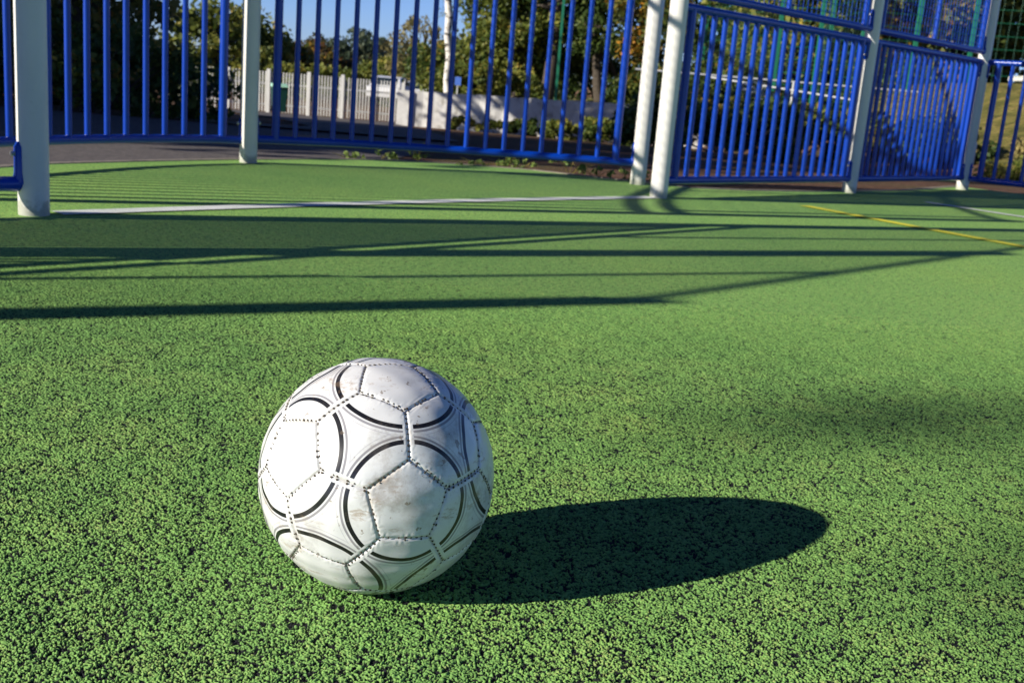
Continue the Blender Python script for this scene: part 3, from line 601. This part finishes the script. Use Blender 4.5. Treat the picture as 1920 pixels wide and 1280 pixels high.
# shrubs behind the right hand panels
for i, (u, y, w_, h, mt, lb) in enumerate([(1215, 15, 1.3, 0.75, LF_DARK, 'dark shrub seen between the two sunlit goal posts'), (1330, 14.5, 1.7, 0.72, LF_DARK, 'dark shrub behind the bars just right of the goal post'), (1345, 17, 1.1, 1.0, LF_WHITE, 'white flowering shrub behind the bars right of the goal post'),
        (1440, 15, 1.8, 0.70, LF_DARK, 'dark shrub behind the middle of the bar panel right of the goal'), (1555, 15.5, 1.9, 0.72, LF_DARK, 'dark shrub behind the post between the two right bar panels'), (1680, 16, 1.8, 0.75, LF_DARK, 'dark shrub behind the far right bar panel')]):
    bush('shrub', px(u, y), y, w_, 1.0, h, mt, lb, 30, 150, 0.085, 'shrubs behind the right fence', seed=40 + i, z=-0.1, cat='shrub')
bush('shrub', px(338, 38), 38, 1.1, 0.7, 1.3, LF_WHITE, 'pale flowering shrub at the left end of the picket fence', 16, 110, 0.14, seed=48, z=-1.0, cat='shrub')
# ---- trees beyond the wall
TG = 'trees beyond the white wall'
Z0 = 0.0
tree('tree', px(930, 42), 42, Z0, 9, (px(925, 42), 42, 3.6), (2.1, 1.8, 3.9), LF_MID, 'olive green sunlit tree right of the birch, behind the white wall', 130, 120, 0.20, 0.2, TG, seed=50, clump_r=0.6)
tree('tree', px(985, 40), 40, Z0, 9, (px(990, 42), 42.5, 3.6), (1.6, 1.6, 4.2), LF_DARK, 'dark tree with a thick grey trunk behind the white wall', 90, 120, 0.18, 0.28, TG, seed=51, clump_r=0.6)
tree('tree', px(1085, 41), 41, Z0, 9, (px(1080, 42), 42, 3.3), (1.9, 1.6, 4.0), LF_DARK, 'dark green tree between the two green fence posts', 110, 120, 0.18, 0.2, TG, seed=52, clump_r=0.6)
tree('tree', px(1160, 38), 38, Z0, 8, (px(1165, 38), 38, 3.6), (1.25, 1.2, 2.3), LF_AUT, 'autumn tree with orange leaves left of the double goal posts', 65, 110, 0.20, 0.12, TG, seed=53, clump_r=0.5)
for i, (u, y, zc, rx, rz_, mt, lb) in enumerate([(1290, 33, 3.0, 1.9, 3.4, LF_DARK, 'dark tree behind the top of the right goal post'), (1400, 31, 3.0, 1.8, 3.4, LF_MID, 'olive tree behind the blue mesh, first right of the goal'), (1500, 33, 3.2, 1.9, 3.6, LF_DARK, 'dark tree behind the blue mesh, second right of the goal'),
        (1600, 32, 3.2, 1.9, 3.6, LF_AUT, 'yellowing tree behind the post between the right panels'), (1700, 34, 3.4, 2.1, 3.8, LF_DARK, 'dark tree behind the far right mesh panel'), (1800, 35, 3.6, 2.2, 3.8, LF_AUT, 'orange tinged tree behind the white lamp column'), (1900, 34, 4.2, 2.2, 3.6, LF_MID, 'tree with yellow green leaves in the top right corner')]):
    tree('tree', px(u, y), y, 0.0, 8, (px(u, y), y, zc), (rx, 1.5, rz_), mt, lb, 95, 110, 0.19, 0.15, 'trees behind the green fence', seed=60 + i, clump_r=0.6)
bush('hedge', px(1230, 36), 36, 4.2, 1.0, 1.5, LF_DARK, 'dark hedge behind the wall, left of the double posts', 60, 120, 0.14, seed=70, z=Z0, cat='hedge')
bush('hedge', px(870, 37), 37, 4.0, 1.2, 1.1, LF_MID, 'green hedge along the top of the white wall below the birch', 60, 120, 0.13, seed=71, z=Z0, cat='hedge')
bush('hedge', px(1500, 27), 27, 7.4, 1.0, 1.9, LF_DARK, 'long dark hedge behind the green mesh fence', 120, 120, 0.13, seed=72, z=0, cat='hedge')
bush('hedge', px(1000, 46), 46, 11.5, 1.4, 2.9, LF_DARK, 'tall dark hedge at the back, behind the trees beyond the wall', 120, 110, 0.22, seed=73, z=Z0, cat='hedge')
# birch
def birch_tree():
    y = 35.5; x = px(803, y); r = np.random.default_rng(8); root = empty('birch_tree', (x, y, Z0), 0, 'slender birch with a white trunk rising in front of the sky', 'tree')
    P = np.array([(0.06, 0, -.1), (-0.03, 0, .5), (0.03, 0, 1.2), (-.08, 0, 1.8), (-.06, 0, 2.4), (-.14, 0, 3.0), (-.10, 0, 4.2), (.0, 0, 6.0), (.2, 0, 8.5)]); MB().tube(P, [.13, .09, .115, .10, .12, .105, .10, .07, .03], 12).build('trunk', BIRCH.m, root)
    lb = MB(); C = []
    for k in range(16):
        a = P[6] + (P[8] - P[6]) * r.random(); e = a + np.array([r.normal() * .9, r.normal() * .9, 0.5]); f = e + np.array([r.normal() * .25, 0, -1.3 - r.random() * 1.4])
        lb.tube([a, (a + e) / 2 + (0, 0, .2), e, (e + f) / 2 + (0.05, 0, 0), f], [.02, .014, .009, .006, .003], 5); C += [e, (e + f) / 2, f]
    lb.build('limbs', BARK.m, root); V, F, T = leaves(C, 0.28, 26, 0.075, seed=9); link('crown', npmesh('crown', V, F, LF_MID.m, (('tint', T),), smooth=False), root)
birch_tree()
# distance
for i, (u, y, zc, rx, rz_, mt, lb, ls) in enumerate([(760, 70, 1.2, 2.4, 3.6, LF_GOLD, 'feathery golden tree left of the birch trunk', .2), (800, 74, 0.8, 1.6, 3.2, LF_GOLD, 'feathery golden tree partly behind the birch trunk', .2),
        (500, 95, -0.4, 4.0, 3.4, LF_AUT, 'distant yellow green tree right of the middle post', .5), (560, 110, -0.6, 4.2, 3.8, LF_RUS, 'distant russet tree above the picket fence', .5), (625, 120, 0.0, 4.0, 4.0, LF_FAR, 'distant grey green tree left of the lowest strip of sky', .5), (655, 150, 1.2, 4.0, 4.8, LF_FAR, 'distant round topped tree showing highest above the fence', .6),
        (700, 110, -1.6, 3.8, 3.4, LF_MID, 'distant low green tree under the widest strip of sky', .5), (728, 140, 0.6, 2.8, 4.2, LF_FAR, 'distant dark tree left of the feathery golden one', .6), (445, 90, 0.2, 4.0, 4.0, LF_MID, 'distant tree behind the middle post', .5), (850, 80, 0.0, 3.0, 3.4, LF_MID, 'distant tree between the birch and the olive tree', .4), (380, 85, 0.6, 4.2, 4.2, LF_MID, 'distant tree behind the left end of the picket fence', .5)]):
    tree('tree', px(u, y), y, -1.4, 6, (px(u, y), y, zc), (rx, rx * .8, rz_), mt, lb, 60, 90, ls, 0.2, 'distant trees on the skyline', seed=80 + i, clump_r=1.1 if ls > .3 else .6)
bush('hedge', px(600, 75), 75, 16, 2.5, 2.2, LF_MID, 'long distant hedge beyond the picket fence', 120, 100, 0.34, seed=95, z=-1.4, cat='hedge')
# ---- green weldmesh fence
def green_fence():
    pts = [(px(1003, 36), 36), (px(1125, 34), 34), (px(1262, 32), 32), (px(1395, 26), 26), (px(1468, 25), 25), (px(1486, 27.5), 27.5), (px(1545, 25), 25), (px(1640, 25), 25), (px(1740, 25.5), 25.5), (px(1850, 25), 25), (px(1960, 25), 25)]
    root = empty('green_mesh_fence', (0, 0, 0), 0, 'tall green welded mesh fence with square posts behind the whole right side', 'fence')
    for x, y in pts: MB().box((x, y, 2.0), (0.085, 0.085, 4.2)).build('post', GREENP.m, root, smooth=False)
    m = MB()
    for (a, b) in zip(pts[2:], pts[3:]):
        a = np.array(a); b = np.array(b); n = int(np.linalg.norm(b - a) / 0.2) + 1
        for k in range(n):
            q = a + (b - a) * k / n; m.tube([(q[0], q[1], 0.05), (q[0], q[1], 3.9)], 0.002, 4, False)
        for z in np.arange(0.15, 3.9, 0.28): m.tube([(*a, z), (*b, z)], 0.0042, 5, False)
    m.build('wire_mesh', GREENP.m, root)
green_fence()
# ---- galvanised railings
def railing(pts, zt, label, posts):
    root = empty('railing', (0, 0, 0), 0, label, 'railing', 'galvanised railings')
    MB().tube([(x, y, zt(x)) for x, y in pts], 0.021, 10).build('rail', GALV.m, root)
    for x, y in posts: MB().tube([(x, y, -0.2), (x, y, zt(x))], 0.024, 10).build('post', GALV.m, root)
yr = 24.0
railing([(px(1143, yr), yr), (px(1925, yr), yr)], lambda x: 1.03 , 'long level galvanised rail running behind the right side at bar top height', [(px(c, yr), yr) for c in (1157, 1276, 1432, 1600, 1760, 1905)])
railing([(px(1276, 23.5), 23.5), (px(1550, 22.2), 22.2)], lambda x: 0.98 - 0.09 * (x - px(1276, 23.5)), 'sloping galvanised handrail below the level rail, right of the goal post', [(px(c, 23.0), 23.0) for c in (1352, 1432, 1518)])
# ---- white column and pale shed at right
def pole(u, y, r_, h, label, name, cat):
    root = empty(name, (px(u, y), y, 0), 0, label, cat); MB().tube([(0, 0, -.2), (0, 0, h)], r_, 20).build('shaft', WHITEP.m, root); MB().tube([(0, 0, 0), (0, 0, .25), (0, 0, .3)], [r_ * 1.5, r_ * 1.5, r_], 20).build('base_sleeve', WHITEP.m, root)
    return root
pole(1768, 13.5, 0.052, 5, 'tall round white lamp column behind the far right mesh panel', 'lamp_column', 'lamp column')
def shed():
    y = 28.0; x = px(1935, y); root = empty('shed', (x, y, 0.55), 0, 'low pale blue grey building with round white columns beyond the corner at far right', 'building')
    sm = simple_noise('shed_panel', [(0.3, (0.20, 0.27, 0.30)), (0.7, (0.27, 0.35, 0.38))], 1.2, 0.6).m
    MB().box((0.6, 0.8, 0.55), (2.6, 1.2, 1.0)).build('wall', sm, root, smooth=False)
    MB().box((0.5, 0.4, 1.13), (3.0, 2.2, 0.12)).build('roof', WHITEP.m, root, smooth=False)
    for c in (1868, 1925): MB().tube([(px(c, y) - x, -.4, -.6), (px(c, y) - x, -.4, 1.06)], 0.11, 18).build('column', WHITEP.m, root)
shed()
def sign():
    y = 36.0; root = empty('sign', (px(823, y), y, Z0), 0, 'small blue sign on a post above the white wall', 'sign')
    MB().tube([(0, 0.02, 0), (0, 0.02, .62)], .025, 8).build('post', GALV.m, root); MB().box((0, 0, .48), (.20, .02, .26)).build('board', M('sign_blue', 0.4).color((0.08, 0.18, 0.6)).m, root, smooth=False)
sign()
# ---- weeds on the soil edge
r = np.random.default_rng(12)
WM = leafmat('weed_leaves', [(0, (0.08, 0.14, 0.03)), (1, (0.26, 0.34, 0.08))])
wl = ['tiny pale weed on the edging left of the bare soil', 'pair of pale weed shoots just right of the path', 'upright spindly weed against the dark soil', 'low broad weed where the soil turns brown', 'small yellow green weed at the edging behind the goal', 'ragged weed under the sunlit part of the bottom rail', 'leafy weed clump under the bottom rail, biggest of all', 'dark leafed weed near the right end of the bottom rail', 'low weed right beside the foot of the rear cream post']
for i, (x, y, h, s) in enumerate([(-1.05, 6.50, .04, .05), (-.86, 6.58, .06, .05), (-.66, 6.74, .12, .04), (-.28, 6.70, .05, .08), (-.12, 6.70, .08, .05), (-.02, 6.72, .06, .06), (.26, 6.62, .11, .08), (.41, 6.56, .07, .10), (.62, 6.50, .06, .06)]):
    root = empty('weed', (x, y, -0.02), 0, wl[i], 'weed', 'weeds on the soil behind the goal'); b = MB()
    for k in range(5):
        e = np.array([r.normal() * s, r.normal() * s, h * r.uniform(.7, 1.1)]); b.tube([(0, 0, 0), e * (.4, .4, .6), e], [.002, .002, .001], 4)
    b.build('stem', GRASS.m, root); C = np.stack([r.normal(size=7) * s, r.normal(size=7) * s, h * r.uniform(.3, 1, 7)], -1)
    V, F, T = leaves(C, 0.022, 9, 0.03, seed=i); link('leaves', npmesh('leaves', V, F, WM.m, (('tint', T),), smooth=False), root)

# ---- added unseen mast; its two blocks only cast the soft dim patches at right
def mast():
    D = 27.0; d = np.array([math.sin(SUN_AZ), math.cos(SUN_AZ)]); n_ = np.array([math.cos(SUN_AZ), -math.sin(SUN_AZ)]); z = D * math.tan(SUN_EL)
    a = np.array([0.60, 1.72]) - d * D; b = np.array([0.92, 1.22]) - d * D; base = a + n_ * 2.6
    root = empty('shade_mast', (base[0], base[1], 0), 0, 'added mast with two shade-casting blocks on an arm, outside the photo behind the camera', 'shade caster')
    MB().tube([(0, 0, -.1), (0, 0, z + .1)], [.08, .05], 16).build('mast', GALV.m, root)
    la, lb = a - base, b - base; MB().tube([(0, 0, z + .08), (*lb, z + .1), (*la, z + .1)], .025, 10).build('arm', GALV.m, root)
    for q, sz in ((la, (.25, .17, .09)), (lb, (.40, .30, .10))): MB().box((*q, z), sz, d).build('shade_block', GALV.m, root)
mast()
for i, (u, y, w_, h, mt) in enumerate([(1858, 12.6, .8, .26, LF_MID), (1893, 13.8, 1.0, .42, LF_GOLD), (1915, 12.6, .7, .26, LF_MID)]):
    bush('tuft', px(u, y), y, w_, .5, h, mt, ['low green tuft on the bank just right of the corner post', 'yellowing tuft on the bank behind the corner panel', 'low green tuft on the bank at the right edge'][i], 14, 90, .05, 'tufts on the bank', seed=100 + i, cat='plant')
